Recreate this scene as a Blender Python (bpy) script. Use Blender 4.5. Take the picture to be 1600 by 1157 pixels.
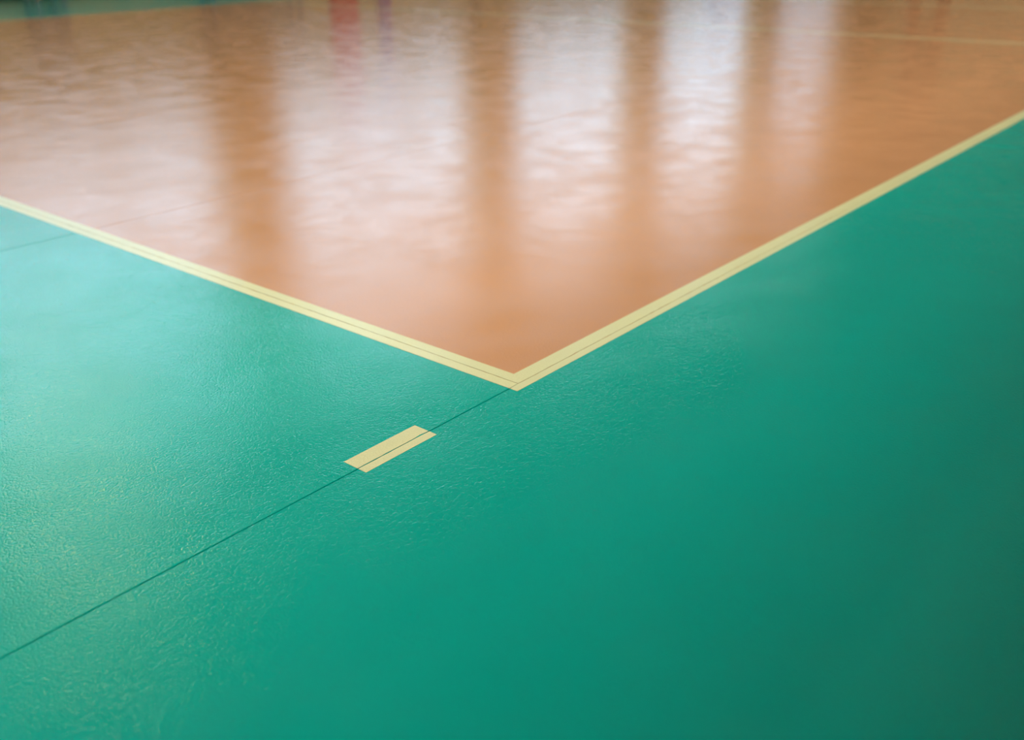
import bpy, bmesh, math, random
from mathutils import Matrix, Vector

for o in list(bpy.data.objects):
    bpy.data.objects.remove(o, do_unlink=True)
sc = bpy.context.scene
C = sc.collection

# ------------------------------------------------------------------ camera
# X runs along the near sideline into the court, Y along the end line, origin at the outer corner of the court lines
CAM = (-1.14763, -0.97135, 0.73920)
YAW, PITCH, ROLL, FPX = 0.707624, 0.404906, -0.0151965, 1504.31
cd = bpy.data.cameras.new('camera')
cam = bpy.data.objects.new('camera', cd)
C.objects.link(cam)
fw = Vector((math.cos(PITCH)*math.cos(YAW), math.cos(PITCH)*math.sin(YAW), -math.sin(PITCH)))
rt = Vector((math.sin(YAW), -math.cos(YAW), 0))
up = rt.cross(fw)
r2 = math.cos(ROLL)*rt + math.sin(ROLL)*up
u2 = -math.sin(ROLL)*rt + math.cos(ROLL)*up
m = Matrix((r2, u2, -fw)).transposed().to_4x4()
m.translation = Vector(CAM)
cam.matrix_world = m
cd.sensor_fit = 'HORIZONTAL'
cd.sensor_width = 36
cd.lens = 36*FPX/1600
cd.shift_y = -45/1600          # the picture was 1600 x 1067 before the strip below it was added
cd.clip_start = 0.02
cd.clip_end = 300
cd.dof.use_dof = True
cd.dof.focus_distance = 1.50
cd.dof.aperture_fstop = 2.8
sc.camera = cam

# ------------------------------------------------------------------ sky and exposure
SKY = 3.5
w = bpy.data.worlds.new('overcast_sky')
sc.world = w
w.use_nodes = True
bg = w.node_tree.nodes['Background']
bg.inputs[0].default_value = (0.58, 0.86, 1.10, 1)
bg.inputs[1].default_value = SKY
sc.view_settings.view_transform = 'Standard'
sc.view_settings.look = 'None'
sc.view_settings.gamma = 1
sc.view_settings.use_curve_mapping = False
sc.view_settings.exposure = 0.0
sc.cycles.max_bounces = 5
sc.cycles.diffuse_bounces = 3
sc.cycles.glossy_bounces = 3
sc.cycles.sample_clamp_indirect = 6

# ------------------------------------------------------------------ sizes of the hall
XB, XF = -7.0, 32.6            # back and front wall
YR, YL = -5.0, 12.45           # right and left wall (windows in both)
ZC = 8.6                       # ceiling
PIERS = [-4.0, 2.0, 8.0, 13.95, 19.6, 25.8, 31.9]
SILL, HEAD = 2.35, 6.6
WT = 0.35                      # wall thickness
MATW = 1.535                   # width of one roll of flooring
SY = 0.018                     # the seam inside the near sideline
SX = 0.024                     # the seam inside the end line
CL, CW = 18.0, 9.0             # court

# ------------------------------------------------------------------ materials
def mat(name):
    mt = bpy.data.materials.new(name)
    mt.use_nodes = True
    return mt, mt.node_tree.nodes, mt.node_tree.links, mt.node_tree.nodes['Principled BSDF']

def plain(name, col, rough=0.6, metal=0.0, var=0.06, scale=3.0):
    mt, N, L, b = mat(name)
    tc = N.new('ShaderNodeTexCoord')
    nz = N.new('ShaderNodeTexNoise'); nz.inputs['Scale'].default_value = scale; nz.inputs['Detail'].default_value = 4
    rp = N.new('ShaderNodeValToRGB')
    rp.color_ramp.elements[0].color = tuple(c*(1-var) for c in col) + (1,)
    rp.color_ramp.elements[1].color = tuple(min(1, c*(1+var)) for c in col) + (1,)
    L.new(tc.outputs['Object'], nz.inputs['Vector'])
    L.new(nz.outputs['Fac'], rp.inputs['Fac'])
    L.new(rp.outputs['Color'], b.inputs['Base Color'])
    b.inputs['Roughness'].default_value = rough
    b.inputs['Metallic'].default_value = metal
    return mt

def vinyl(name, col, rough=0.17, grain=0.26, wave=0.8, ior=1.38, var=0.02, rvar=1.0):
    """sports vinyl: leather-like embossing, slightly uneven lie, faint scuffs in the gloss"""
    mt, N, L, b = mat(name)
    geo = N.new('ShaderNodeNewGeometry')
    P = geo.outputs['Position']
    # colour: very slight mottling
    n0 = N.new('ShaderNodeTexNoise'); n0.inputs['Scale'].default_value = 2.2; n0.inputs['Detail'].default_value = 3
    L.new(P, n0.inputs['Vector'])
    rp = N.new('ShaderNodeValToRGB')
    rp.color_ramp.elements[0].position = 0.3; rp.color_ramp.elements[1].position = 0.7
    rp.color_ramp.elements[0].color = tuple(c*(1-var) for c in col) + (1,)
    rp.color_ramp.elements[1].color = tuple(min(1, c*(1+var)) for c in col) + (1,)
    L.new(n0.outputs['Fac'], rp.inputs['Fac'])
    L.new(rp.outputs['Color'], b.inputs['Base Color'])
    # gloss: worn and polished patches
    n1 = N.new('ShaderNodeTexNoise'); n1.inputs['Scale'].default_value = 5.5; n1.inputs['Detail'].default_value = 4
    n1.inputs['Roughness'].default_value = 0.65
    L.new(P, n1.inputs['Vector'])
    mr = N.new('ShaderNodeMapRange')
    mr.inputs['From Min'].default_value = 0.3; mr.inputs['From Max'].default_value = 0.7
    mr.inputs['To Min'].default_value = rough-0.05*rvar; mr.inputs['To Max'].default_value = rough+0.09*rvar
    L.new(n1.outputs['Fac'], mr.inputs['Value'])
    L.new(mr.outputs['Result'], b.inputs['Roughness'])
    b.inputs['IOR'].default_value = ior
    # relief: cells of the embossing (about 4 mm), slow waves of the loose-laid mat
    vo = N.new('ShaderNodeTexVoronoi'); vo.voronoi_dimensions = '2D'; vo.feature = 'F1'; vo.inputs['Scale'].default_value = 280
    wn = N.new('ShaderNodeTexNoise'); wn.inputs['Scale'].default_value = 90; wn.inputs['Detail'].default_value = 2
    mx = N.new('ShaderNodeMixRGB'); mx.blend_type = 'ADD'; mx.inputs[0].default_value = 0.006
    L.new(P, wn.inputs['Vector'])
    L.new(P, mx.inputs[1]); L.new(wn.outputs['Color'], mx.inputs[2])
    L.new(mx.outputs[0], vo.inputs['Vector'])
    for q in (n0, n1, wn): q.noise_dimensions = '2D'
    b1 = N.new('ShaderNodeBump'); b1.inputs['Distance'].default_value = 0.0007*grain; b1.inputs['Strength'].default_value = 1.0
    b1.invert = True
    sq = N.new('ShaderNodeMath'); sq.operation = 'MULTIPLY'      # squared distance: rounded pebbles with creases between
    L.new(vo.outputs['Distance'], sq.inputs[0]); L.new(vo.outputs['Distance'], sq.inputs[1])
    L.new(sq.outputs[0], b1.inputs['Height'])
    n2 = N.new('ShaderNodeTexNoise'); n2.inputs['Scale'].default_value = 3.0; n2.inputs['Detail'].default_value = 2
    n2.inputs['Roughness'].default_value = 0.5
    L.new(P, n2.inputs['Vector'])
    n2.noise_dimensions = '2D'
    b2 = N.new('ShaderNodeBump'); b2.inputs['Distance'].default_value = 0.004*wave; b2.inputs['Strength'].default_value = 1.0
    L.new(n2.outputs['Fac'], b2.inputs['Height'])
    L.new(b2.outputs['Normal'], b1.inputs['Normal'])
    L.new(b1.outputs['Normal'], b.inputs['Normal'])
    return mt

M_GREEN = vinyl('green_vinyl', (0.0, 0.335, 0.275), rough=0.135, grain=0.42, ior=1.42)
M_ORANGE = vinyl('orange_vinyl', (0.49, 0.25, 0.12), wave=0.6)
M_LINE = vinyl('cream_line_paint', (0.585, 0.60, 0.335), rough=0.24, wave=0.8, var=0.02, rvar=0.0)
M_SUB = plain('subfloor', (0.012, 0.055, 0.035), 0.9)
M_BEAD = plain('seam_filler', (0.36, 0.26, 0.09), 0.8, var=0.4, scale=120)
M_WALL = plain('tan_wall_paint', (0.80, 0.60, 0.30), 0.8)
M_PIER = plain('warm_pilaster_paint', (0.74, 0.50, 0.25), 0.8)
M_CEIL = plain('ceiling_boards', (0.20, 0.16, 0.11), 0.85)
M_BEAM = plain('beam_paint', (0.55, 0.42, 0.28), 0.7)
M_BASE = plain('dark_skirting', (0.05, 0.07, 0.06), 0.6)
M_PANEL = plain('dark_wood_panel', (0.13, 0.06, 0.025), 0.6, var=0.2)
M_FRAME = plain('white_window_paint', (0.78, 0.76, 0.72), 0.5)
M_GROUND = plain('outside_grass', (0.12, 0.17, 0.07), 0.95)
M_RED = plain('red_foam_cover', (0.70, 0.02, 0.02), 0.8)
M_PURPLE = plain('purple_foam_cover', (0.23, 0.06, 0.38), 0.55)
M_LILAC = plain('lilac_ball_vinyl', (0.22, 0.12, 0.28), 0.45)
M_LEATHER = plain('brown_leather', (0.16, 0.06, 0.02), 0.7, scale=20)
M_WOOD = plain('brown_wood', (0.20, 0.075, 0.02), 0.8, var=0.2, scale=9)
M_BENCH = plain('grey_mauve_bench_paint', (0.30, 0.22, 0.25), 0.6)
M_STEEL = plain('dark_steel', (0.10, 0.10, 0.11), 0.4, 0.8)

def glass():
    mt, N, L, b = mat('window_glass')
    N.remove(b)
    out = N['Material Output']
    tr = N.new('ShaderNodeBsdfTransparent'); gl = N.new('ShaderNodeBsdfGlossy'); gl.inputs['Roughness'].default_value = 0.02
    mx = N.new('ShaderNodeMixShader')
    mx.inputs[0].default_value = 0.04
    L.new(tr.outputs[0], mx.inputs[1]); L.new(gl.outputs[0], mx.inputs[2])
    L.new(mx.outputs[0], out.inputs['Surface'])
    return mt
M_GLASS = glass()

# ------------------------------------------------------------------ mesh helpers
def box(bm, x0, y0, z0, x1, y1, z1):
    v = [bm.verts.new((x, y, z)) for z in (z0, z1) for y in (y0, y1) for x in (x0, x1)]
    for f in ((0, 2, 3, 1), (4, 5, 7, 6), (0, 1, 5, 4), (2, 6, 7, 3), (0, 4, 6, 2), (1, 3, 7, 5)):
        bm.faces.new([v[i] for i in f])

def cyl(bm, p, q, r0, r1=None, n=16):
    p, q = Vector(p), Vector(q); r1 = r0 if r1 is None else r1
    d = (q-p).normalized(); a = d.orthogonal().normalized(); b = d.cross(a)
    A = [bm.verts.new(p + r0*(math.cos(t)*a + math.sin(t)*b)) for t in [2*math.pi*i/n for i in range(n)]]
    B = [bm.verts.new(q + r1*(math.cos(t)*a + math.sin(t)*b)) for t in [2*math.pi*i/n for i in range(n)]]
    for i in range(n):
        bm.faces.new((A[i], A[(i+1) % n], B[(i+1) % n], B[i]))
    bm.faces.new(A[::-1]); bm.faces.new(B)

def obj(name, bm, material, parent=None, bevel=0, seg=2, smooth=False):
    if bevel:
        bmesh.ops.bevel(bm, geom=bm.edges[:], offset=bevel, segments=seg, affect='EDGES', profile=0.5)
    bmesh.ops.recalc_face_normals(bm, faces=bm.faces[:])
    me = bpy.data.meshes.new(name); bm.to_mesh(me); bm.free()
    if smooth:
        for pl in me.polygons: pl.use_smooth = True
    me.materials.append(material)
    o = bpy.data.objects.new(name, me); C.objects.link(o)
    if parent: o.parent = parent
    return o

def boxes(name, lst, material, parent=None, bevel=0, seg=2):
    bm = bmesh.new()
    for b in lst: box(bm, *b)
    return obj(name, bm, material, parent, bevel, seg)

def struct(o, label, cat):
    o['kind'] = 'structure'; o['label'] = label; o['category'] = cat
    return o

def tag(o, label, cat, group=None):
    o['label'] = label; o['category'] = cat
    if group: o['group'] = group
    return o

def empty(name, loc=(0, 0, 0), rz=0):
    o = bpy.data.objects.new(name, None); C.objects.link(o); o.location = loc; o.rotation_euler = (0, 0, rz)
    return o

# ------------------------------------------------------------------ floor: slab and rolls of sports vinyl laid along the court
TH = 0.007
floor = struct(boxes('floor', [(XB-WT, YR-WT, -0.3, XF+WT, YL+WT, -TH)], M_SUB),
               'sports hall floor laid with rolls of green and orange vinyl', 'floor')
GAP = 0.0009
def mat_piece(x0, x1, y0, y1, material, name='vinyl_mat'):
    """one roll of flooring: slab with softly rounded upper edges"""
    bm = bmesh.new()
    c = 0.0010
    x0 += GAP; x1 -= GAP; y0 += GAP; y1 -= GAP
    rings = [((0, -TH)), (0, -c), (c*0.3, -c*0.3), (c, 0)]
    vs = [[bm.verts.new(p) for p in ((x0+d, y0+d, z), (x1-d, y0+d, z), (x1-d, y1-d, z), (x0+d, y1-d, z))] for d, z in rings]
    for a, b in zip(vs, vs[1:]):
        for i in range(4):
            bm.faces.new((a[i], a[(i+1) % 4], b[(i+1) % 4], b[i]))
    bm.faces.new(vs[-1]); bm.faces.new(vs[0][::-1])
    return obj(name, bm, material, floor)

def strips(y0, y1, first):
    ys = [y0]; s = first
    while s < y1-0.05:
        if s > y0+0.05: ys.append(s)
        s += MATW
    return ys + [y1]

def lay(x0, x1, y0, y1, first, material):
    ys = strips(y0, y1, first)
    for a, b in zip(ys, ys[1:]): mat_piece(x0, x1, a, b, material)

SYF, SXF = CW-SY, CL-SX
first_r = SY - MATW*math.ceil((SY-YR)/MATW)
lay(XB, SX, SY, YL, SY, M_GREEN)                 # behind the end line
lay(XB, XF, YR, SY, first_r, M_GREEN)            # beside the near sideline, full length
lay(SX, SXF, SY, SYF, SY, M_ORANGE)              # the playing court
lay(SX, SXF, SYF, YL, SYF, M_GREEN)              # beyond the far sideline
lay(SXF, XF, SY, YL, SY, M_GREEN)           # behind the far end line

# ------------------------------------------------------------------ court lines, 5 cm wide, each split along the seam it covers
rng = random.Random(4)
LZ = 0.00035
def painted(name, parent, p0, p1, lo, hi, ragged, axis):
    """flat strip of paint from p0 to p1 along an axis, between lo and hi across it; ragged = which edge follows the seam"""
    bm = bmesh.new()
    n0 = []
    t = p0; ts = []
    while t < p1:
        ts.append(t); t += 0.012 if (ragged and t < p0+3.2) else 0.6
    ts.append(p1)
    A, B = [], []
    for t in ts:
        a, b = lo, hi
        j = max(0.0, rng.gauss(0.0, 0.0005)) if ragged else 0
        if ragged == 'lo': a += j
        if ragged == 'hi': b -= j
        A.append((t, a)); B.append((t, b))
    def pt(q, z): return (q[0], q[1], z) if axis == 'x' else (q[1], q[0], z)
    At = [bm.verts.new(pt(q, LZ)) for q in A]; Bt = [bm.verts.new(pt(q, LZ)) for q in B]
    Ab = [bm.verts.new(pt(q, 0.00002)) for q in A]; Bb = [bm.verts.new(pt(q, 0.00002)) for q in B]
    for i in range(len(ts)-1):
        bm.faces.new((At[i], At[i+1], Bt[i+1], Bt[i])); bm.faces.new((Ab[i], Bb[i], Bb[i+1], Ab[i+1]))
        bm.faces.new((Ab[i], Ab[i+1], At[i+1], At[i])); bm.faces.new((Bb[i], Bt[i], Bt[i+1], Bb[i+1]))
    bm.faces.new((Ab[0], At[0], Bt[0], Bb[0])); bm.faces.new((Ab[-1], Bb[-1], Bt[-1], At[-1]))
    return obj(name, bm, M_LINE, parent)

def bead(parent, x0, y0, x1, y1):
    return boxes('seam_filler', [(x0, y0, -0.004, x1, y1, -0.0006)], M_BEAD, parent)

G = 0.0004
ln = tag(empty('sideline', (0, 0, 0)), 'cream sideline running to the right from the near corner of the orange court', 'court line')
painted('line_strip', ln, 0, CL, 0, SY-G, 'hi', 'x')
painted('line_strip', ln, 0.05, CL-0.05, SY+G, 0.05, 'lo', 'x')
bead(ln, 0.004, SY-GAP, CL, SY+GAP)
ln = tag(empty('end_line', (0, 0, 0)), 'cream end line running to the left from the near corner of the orange court', 'court line')
painted('line_strip', ln, SY+G, CW-SY-G, 0, SX-G, 'hi', 'y')
painted('line_strip', ln, SY+G, CW-SY-G, SX+G, 0.05, 'lo', 'y')
bead(ln, SX-GAP, SY+GAP, SX+GAP, SYF)
ln = tag(empty('sideline', (0, 0, 0)), 'blurred far sideline between the orange court and the green strip, upper left', 'court line')
painted('line_strip', ln, 0, CL, CW-SY+G, CW, None, 'x')
painted('line_strip', ln, 0.05, CL-0.05, CW-0.05, CW-SY-G, None, 'x')
ln = tag(empty('end_line', (0, 0, 0)), 'cream end line closing the far end of the orange court', 'court line')
painted('line_strip', ln, SY+G, CW-SY-G, CL-SX+G, CL, None, 'y')
painted('line_strip', ln, SY+G, CW-SY-G, CL-0.05, CL-SX-G, None, 'y')
def cross_line(name, x, label):
    ln = tag(empty(name, (0, 0, 0)), label, 'court line')
    ys = strips(0.05, CW-0.05, SY)
    for a, b in zip(ys, ys[1:]): painted('line_strip', ln, a+G, b-G, x, x+0.05, None, 'y')
cross_line('attack_line', 6.0, 'blurred pale attack line crossing the orange court along the top of the picture')
cross_line('center_line', 8.975, 'pale centre line across the orange court, beyond the attack line')
cross_line('attack_line', 11.95, 'pale attack line on the far half of the orange court')
def service_mark(x0, y0, label, seam):
    ln = tag(empty('service_mark', (0, 0, 0)), label, 'court mark')
    painted('line_strip', ln, x0, x0+0.15, y0, seam-GAP, 'hi', 'x')
    painted('line_strip', ln, x0, x0+0.15, seam+GAP, y0+0.05, 'lo', 'x')
service_mark(-0.35, 0, 'short cream dash split by a dark seam on the green floor before the near corner', SY)

# ------------------------------------------------------------------ walls, pilasters, windows
struct(boxes('ground', [(-60, -60, -0.8, 90, 70, -0.31)], M_GROUND), 'grass outside the sports hall', 'ground')
def long_wall(name, yin, out, sill, head, label):
    """wall along X: yin = inner face, out = +1/-1 towards outside"""
    ya, yb = sorted((yin, yin+out*WT))
    xs = PIERS
    parts = [(XB-WT, ya, -TH, XF+WT, yb, sill), (XB-WT, ya, head, XF+WT, yb, ZC)]
    solid = [(XB-WT, xs[0]+0.5)] + [(p-0.5, p+0.5) for p in xs[1:-1]] + [(xs[-1]-0.5, XF+WT)]
    parts += [(a, ya, sill, b, yb, head) for a, b in solid]
    wl = struct(boxes(name, parts, M_WALL), label, 'wall')
    for p in xs:
        pa, pb = sorted((yin, yin-out*0.36))
        boxes('pilaster', [(p-0.5, pa, 0, p+0.5, pb, ZC)], M_PIER, wl, 0.015, 1)
    return wl, [(a[1], b[0]) for a, b in zip(solid, solid[1:])], ya, yb

nwin = [0]
def windows(spans, ya, yb, out, sill, head, where, cols=3, rows=3):
    for x0, x1 in spans:
        nwin[0] += 1
        yc = (ya+yb)/2
        e = empty('window_%d' % nwin[0], ((x0+x1)/2, yc, sill))
        hw, hh = (x1-x0)/2, head-sill
        struct(e, 'tall white window between pilasters, bay %d of the %s wall' % (spans.index((x0, x1))+1, where), 'window')
        t = 0.07
        boxes('window_frame', [(-hw, -0.05, 0, -hw+t, 0.05, hh), (hw-t, -0.05, 0, hw, 0.05, hh),
                               (-hw+t, -0.05, 0, hw-t, 0.05, t), (-hw+t, -0.05, hh-t, hw-t, 0.05, hh)], M_FRAME, e)
        iw, ih = (2*hw-2*t)/cols, (hh-2*t)/rows
        for i in range(1, cols):
            boxes('mullion', [(-hw+t+i*iw-0.03, -0.04, t, -hw+t+i*iw+0.03, 0.04, hh-t)], M_FRAME, e)
        for j in range(1, rows):
            boxes('transom', [(-hw+t, -0.035, t+j*ih-0.025, hw-t, 0.035, t+j*ih+0.025)], M_FRAME, e)
        for i in range(cols):
            for j in range(rows):
                boxes('pane', [(-hw+t+i*iw+0.03, -0.003, t+j*ih+0.025, -hw+t+(i+1)*iw-0.03, 0.003, t+(j+1)*ih-0.025)], M_GLASS, e)
        pl = bpy.data.lights.new('window_portal', 'AREA'); pl.shape = 'RECTANGLE'
        pl.size = x1-x0; pl.size_y = head-sill; pl.cycles.is_portal = True
        po = bpy.data.objects.new('window_portal', pl); C.objects.link(po)
        po.location = ((x0+x1)/2, (yb if out > 0 else ya)+out*0.02, (sill+head)/2)
        po.rotation_euler = (math.radians(90)*(-1 if out > 0 else 1), 0, 0)

wl, sp, ya, yb = long_wall('wall_left', YL, 1, SILL, HEAD, 'tan wall with pilasters and tall windows beyond the far sideline')
windows(sp, ya, yb, 1, SILL, HEAD, 'left')
wr = struct(boxes('wall_right', [(XB-WT, YR-WT, -TH, XF+WT, YR, ZC)], M_WALL), 'plain tan wall with pilasters behind the added overhang', 'wall')
for p in PIERS:
    boxes('pilaster', [(p-0.5, YR, 0, p+0.5, YR+0.36, ZC)], M_PIER, wr, 0.015, 1)
wf = struct(boxes('wall_front', [(XF, YR, -TH, XF+WT, YL, ZC)], M_WALL), 'tan end wall with dark wooden panels above, far behind the court', 'wall')
npan = 12; pw = (YL-YR)/npan
for i in range(npan):
    for j in range(3):
        z0 = 3.8+j*1.6
        boxes('wall_panel', [(XF-0.04, YR+i*pw+0.015, z0+0.015, XF, YR+(i+1)*pw-0.015, min(z0+1.585, ZC-0.01))], M_PANEL, wf)
struct(boxes('wall_back', [(XB-WT, YR, -TH, XB, YL, ZC)], M_WALL), 'plain tan end wall behind the camera', 'wall')
ce = struct(boxes('ceiling', [(XB-WT, YR-WT, ZC, XF+WT, YL+WT, ZC+0.25)], M_CEIL), 'warm boarded ceiling with cross beams', 'ceiling')
for p in PIERS:
    boxes('beam', [(p-0.2, YR, ZC-0.45, p+0.2, YL, ZC)], M_BEAM, ce, 0.02, 1)
for nm, b in (('baseboard_left', (XB, YL-0.03, 0, XF, YL, 0.11)), ('baseboard_right', (XB, YR, 0, XF, YR+0.03, 0.16)),
              ('baseboard_front', (XF-0.03, YR+0.03, 0, XF, YL-0.03, 0.16)), ('baseboard_back', (XB, YR+0.03, 0, XB+0.03, YL-0.03, 0.16))):
    struct(boxes(nm, [b], M_BASE), 'dark skirting along the foot of the %s wall' % nm.split('_')[1], 'skirting')

# ------------------------------------------------------------------ unseen overhang along the right wall, added to shade the floor by the camera
GZ, GY = 3.0, -1.31
ga = tag(empty('shade_blocker', ((XB+XF)/2, YR, 0)), 'added overhang with a tan front edge along the right wall, shading the near floor', 'shade_blocker')
gx = (XF-XB)/2
boxes('blocker_slab', [(-gx, 0, GZ, gx, GY-YR, GZ+0.22)], M_WALL, ga)
boxes('blocker_lip', [(-gx, GY-YR-0.1, GZ+0.22, gx, GY-YR, GZ+0.55)], M_WALL, ga)
boxes('blocker_rail', [(-gx, GY-YR-0.08, GZ+0.60, gx, GY-YR-0.02, GZ+0.65)], M_STEEL, ga)
for p in PIERS:
    boxes('bracket', [(p-0.12-(XB+XF)/2, 0.36, GZ-0.3, p+0.12-(XB+XF)/2, 2.2, GZ)], M_BEAM, ga)

# ------------------------------------------------------------------ added lamp panels above the overhang, out of view, to brighten the floor
FILL_W = 64
FILL_C = (1.0, 0.92, 0.80)
mt_, N_, L_, b_ = mat('fill_diffuser')
b_.inputs['Base Color'].default_value = (0.8, 0.8, 0.78, 1)
b_.inputs['Emission Color'].default_value = FILL_C + (1,); b_.inputs['Emission Strength'].default_value = 6
M_DIFF = mt_
def fill_lamp(x, y, label, power=1.0):
    t = tag(empty('fill_lamp', (x, y, ZC)), label, 'lamp', 'added fill lamps above the overhang')
    boxes('housing', [(-0.62, -0.27, -0.12, 0.62, 0.27, -0.03)], M_STEEL, t, 0.01, 1)
    boxes('diffuser', [(-0.58, -0.23, -0.128, 0.58, 0.23, -0.12)], M_DIFF, t)
    bm = bmesh.new(); cyl(bm, (-0.4, 0, -0.03), (-0.4, 0, 0), 0.02); obj('hanger', bm, M_STEEL, t)
    bm = bmesh.new(); cyl(bm, (0.4, 0, -0.03), (0.4, 0, 0), 0.02); obj('hanger', bm, M_STEEL, t)
    al = bpy.data.lights.new('fill_lamp_light', 'AREA'); al.shape = 'RECTANGLE'; al.size = 1.16; al.size_y = 0.46
    al.spread = math.radians(150); al.energy = FILL_W*power; al.color = FILL_C
    ao = bpy.data.objects.new('fill_lamp_light', al); C.objects.link(ao); ao.parent = t; ao.location = (0, 0, -0.135)
rows = ('row nearest the right wall', 'second row from the right wall', 'third row from the right wall', 'row nearest the court')
cols = ('behind the end line', 'over the end line', 'past the end line')
for i, x in enumerate((-1.2, 0.4, 3.2)):
    for j, y in enumerate((-3.45, -2.93, -2.41, -1.89)):
        fill_lamp(x, y, 'added fill lamp %s, in the %s' % (cols[i], rows[j]))
for x, lb in ((8.6, 'level with the centre line'), (13.5, 'level with the far half of the court'), (18.4, 'level with the far end line'), (23.5, 'beyond the far end line')):  # more added fill lamps, brightening the far court and front wall
    for y, rw in ((-3.2, 'on the wall side'), (-2.2, 'on the court side')):
        fill_lamp(x, y, 'added fill lamp %s, %s' % (lb, rw), 2.0)

# ------------------------------------------------------------------ warm floodlights above the first window of the left wall
mt_, N_, L_, b_ = mat('floodlight_glass')
b_.inputs['Base Color'].default_value = (0.8, 0.7, 0.5, 1)
b_.inputs['Emission Color'].default_value = (1.0, 0.70, 0.20, 1); b_.inputs['Emission Strength'].default_value = 35
M_FLOOD = mt_
for x, lb in ((3.4, 'end line'), (4.5, 'court')):
    t = tag(empty('wall_floodlight', (x, YL, 7.45)), 'warm floodlight on the left wall above a window, the one nearer the %s' % lb, 'floodlight')
    boxes('housing', [(-0.35, -0.22, -0.2, 0.35, -0.06, 0.2)], M_STEEL, t, 0.02, 2)
    boxes('lens', [(-0.31, -0.235, -0.16, 0.31, -0.22, 0.16)], M_FLOOD, t)
    boxes('bracket', [(-0.05, -0.06, -0.08, 0.05, 0, 0.08)], M_STEEL, t)

# ------------------------------------------------------------------ sheer curtain in the last bay of the left wall
def sheer():
    mt, N, L, b = mat('sheer_pink_curtain')
    N.remove(b)
    tr = N.new('ShaderNodeBsdfTransparent'); tr.inputs[0].default_value = (1.0, 0.9, 0.88, 1)
    tl = N.new('ShaderNodeBsdfTranslucent'); tl.inputs[0].default_value = (0.8, 0.62, 0.58, 1)
    mx = N.new('ShaderNodeMixShader'); mx.inputs[0].default_value = 0.3
    L.new(tr.outputs[0], mx.inputs[1]); L.new(tl.outputs[0], mx.inputs[2]); L.new(mx.outputs[0], N['Material Output'].inputs['Surface'])
    return mt
M_SHEER = sheer()
def curtain(x0, x1, label):
    t = tag(empty('curtain', ((x0+x1)/2, YL-0.12, 0)), label, 'curtain')
    hw = (x1-x0)/2; n = 160
    bm = bmesh.new()
    lo = []; hi = []
    for i in range(n+1):
        x = -hw+2*hw*i/n; y = 0.05*math.sin(i*1.1)+0.02*math.sin(i*0.37)
        lo.append(bm.verts.new((x, y, 1.5))); hi.append(bm.verts.new((x, y*0.6, 7.3)))
    for i in range(n): bm.faces.new((lo[i], lo[i+1], hi[i+1], hi[i]))
    obj('curtain_cloth', bm, M_SHEER, t, smooth=True)
    bm = bmesh.new(); cyl(bm, (-hw, 0, 7.32), (hw, 0, 7.32), 0.02); obj('curtain_rod', bm, M_STEEL, t)
curtain(PIERS[5]+0.55, PIERS[6]-0.55, 'sheer pink curtain over the window nearest the front wall')

# ------------------------------------------------------------------ things in the hall that show only as reflections in the floor
def az(px, d):
    """place on the floor, d metres from the camera, in the direction of picture column px near the top edge"""
    dv = fw + r2*(px-800)/FPX + u2*533.5/FPX
    h = Vector((dv.x, dv.y, 0)).normalized()
    return CAM[0]+h.x*d, CAM[1]+h.y*d

# red foam block standing on end, with seams and a carrying handle
x, y = az(537, 14.4)
t = tag(empty('foam_block', (x, y, 0), math.radians(-41)), 'upright red foam gym block beyond the attack line', 'gym block')
boxes('block_body', [(-0.2, -0.2, 0.0, 0.2, 0.2, 1.5)], M_RED, t, 0.03, 3)
boxes('zip_flap', [(-0.202, -0.206, 0.66, 0.202, -0.199, 0.72)], M_RED, t)
bm = bmesh.new(); cyl(bm, (-0.08, -0.225, 1.1), (0.08, -0.225, 1.1), 0.012); cyl(bm, (-0.08, -0.225, 1.1), (-0.08, -0.19, 1.1), 0.012); cyl(bm, (0.08, -0.225, 1.1), (0.08, -0.19, 1.1), 0.012)
obj('carry_handle', bm, M_STEEL, t)
# purple foam roll standing beside it
x, y = az(600, 14.4)
t = tag(empty('foam_roll', (x, y, 0)), 'slim upright purple foam roll beside the red block', 'foam roll')
bm = bmesh.new(); cyl(bm, (0, 0, 0), (0, 0, 1.45), 0.10, n=32); obj('roll_body', bm, M_PURPLE, t, 0.01, 2)
for z in (0.4, 1.05):
    bm = bmesh.new(); cyl(bm, (0, 0, z), (0, 0, z+0.04), 0.104, n=32); obj('strap', bm, M_STEEL, t)
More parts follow.
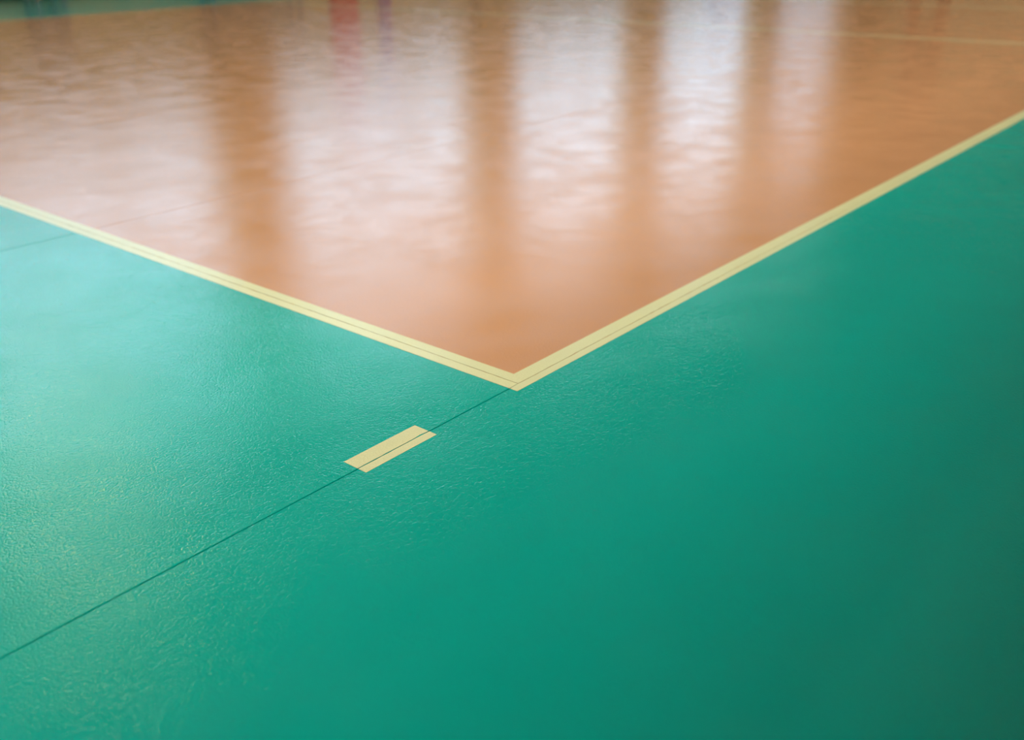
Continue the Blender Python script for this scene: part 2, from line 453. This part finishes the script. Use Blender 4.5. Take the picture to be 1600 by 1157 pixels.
# vaulting buck: leather body on splayed wooden legs
x, y = az(1452, 13.5)
t = tag(empty('vaulting_buck', (x, y, 0), math.radians(18)), 'brown leather vaulting buck on splayed wooden legs', 'vaulting buck')
bm = bmesh.new()
box(bm, -0.32, -0.19, 0.58, 0.32, 0.19, 1.1)
obj('padded_body', bm, M_LEATHER, t, 0.12, 5, True)
for sx in (-1, 1):
    for sy in (-1, 1):
        bm = bmesh.new(); cyl(bm, (sx*0.30, sy*0.20, 0.0), (sx*0.20, sy*0.10, 0.70), 0.07, 0.08); lg = obj('leg', bm, M_WOOD, t)
        bm = bmesh.new(); cyl(bm, (sx*0.302, sy*0.202, 0.0), (sx*0.298, sy*0.198, 0.03), 0.08); obj('rubber_foot', bm, M_STEEL, lg)
# gym ball
x, y = az(1132, 17.0)
t = tag(empty('gym_ball', (x, y, 0)), 'lilac gym ball lying on the court beyond the centre line', 'ball')
bm = bmesh.new(); bmesh.ops.create_uvsphere(bm, u_segments=40, v_segments=24, radius=0.35, matrix=Matrix.Translation((0, 0, 0.35))); obj('ball_skin', bm, M_LILAC, t, smooth=True)
for k in range(-2, 3):
    bm = bmesh.new(); zz = k*0.09; rr = math.sqrt(0.35**2-zz**2)
    cyl(bm, (0, 0, 0.35+zz-0.006), (0, 0, 0.35+zz+0.006), rr+0.003, n=40); obj('rib', bm, M_LILAC, t)
# bench and stool along the left wall
def bench(x, y, wdt, label, name, cat):
    t = tag(empty(name, (x, y, 0)), label, cat)
    boxes('seat', [(-wdt/2, -0.17, 0.62, wdt/2, 0.17, 0.70)], M_BENCH, t, 0.01, 2)
    for s in (-1, 1):
        for q in (-1, 1):
            boxes('leg', [(s*(wdt/2-0.05)-0.03, q*0.13-0.03, 0, s*(wdt/2-0.05)+0.03, q*0.13+0.03, 0.62)], M_BENCH, t)
    boxes('apron', [(-wdt/2+0.05, -0.15, 0.40, wdt/2-0.05, -0.12, 0.62)], M_BENCH, t)
bench(8.0, 11.85, 1.65, 'grey mauve bench standing against the left wall', 'bench', 'bench')
bench(5.05, 12.22, 0.45, 'small grey mauve stool standing against the left wall', 'stool', 'stool')
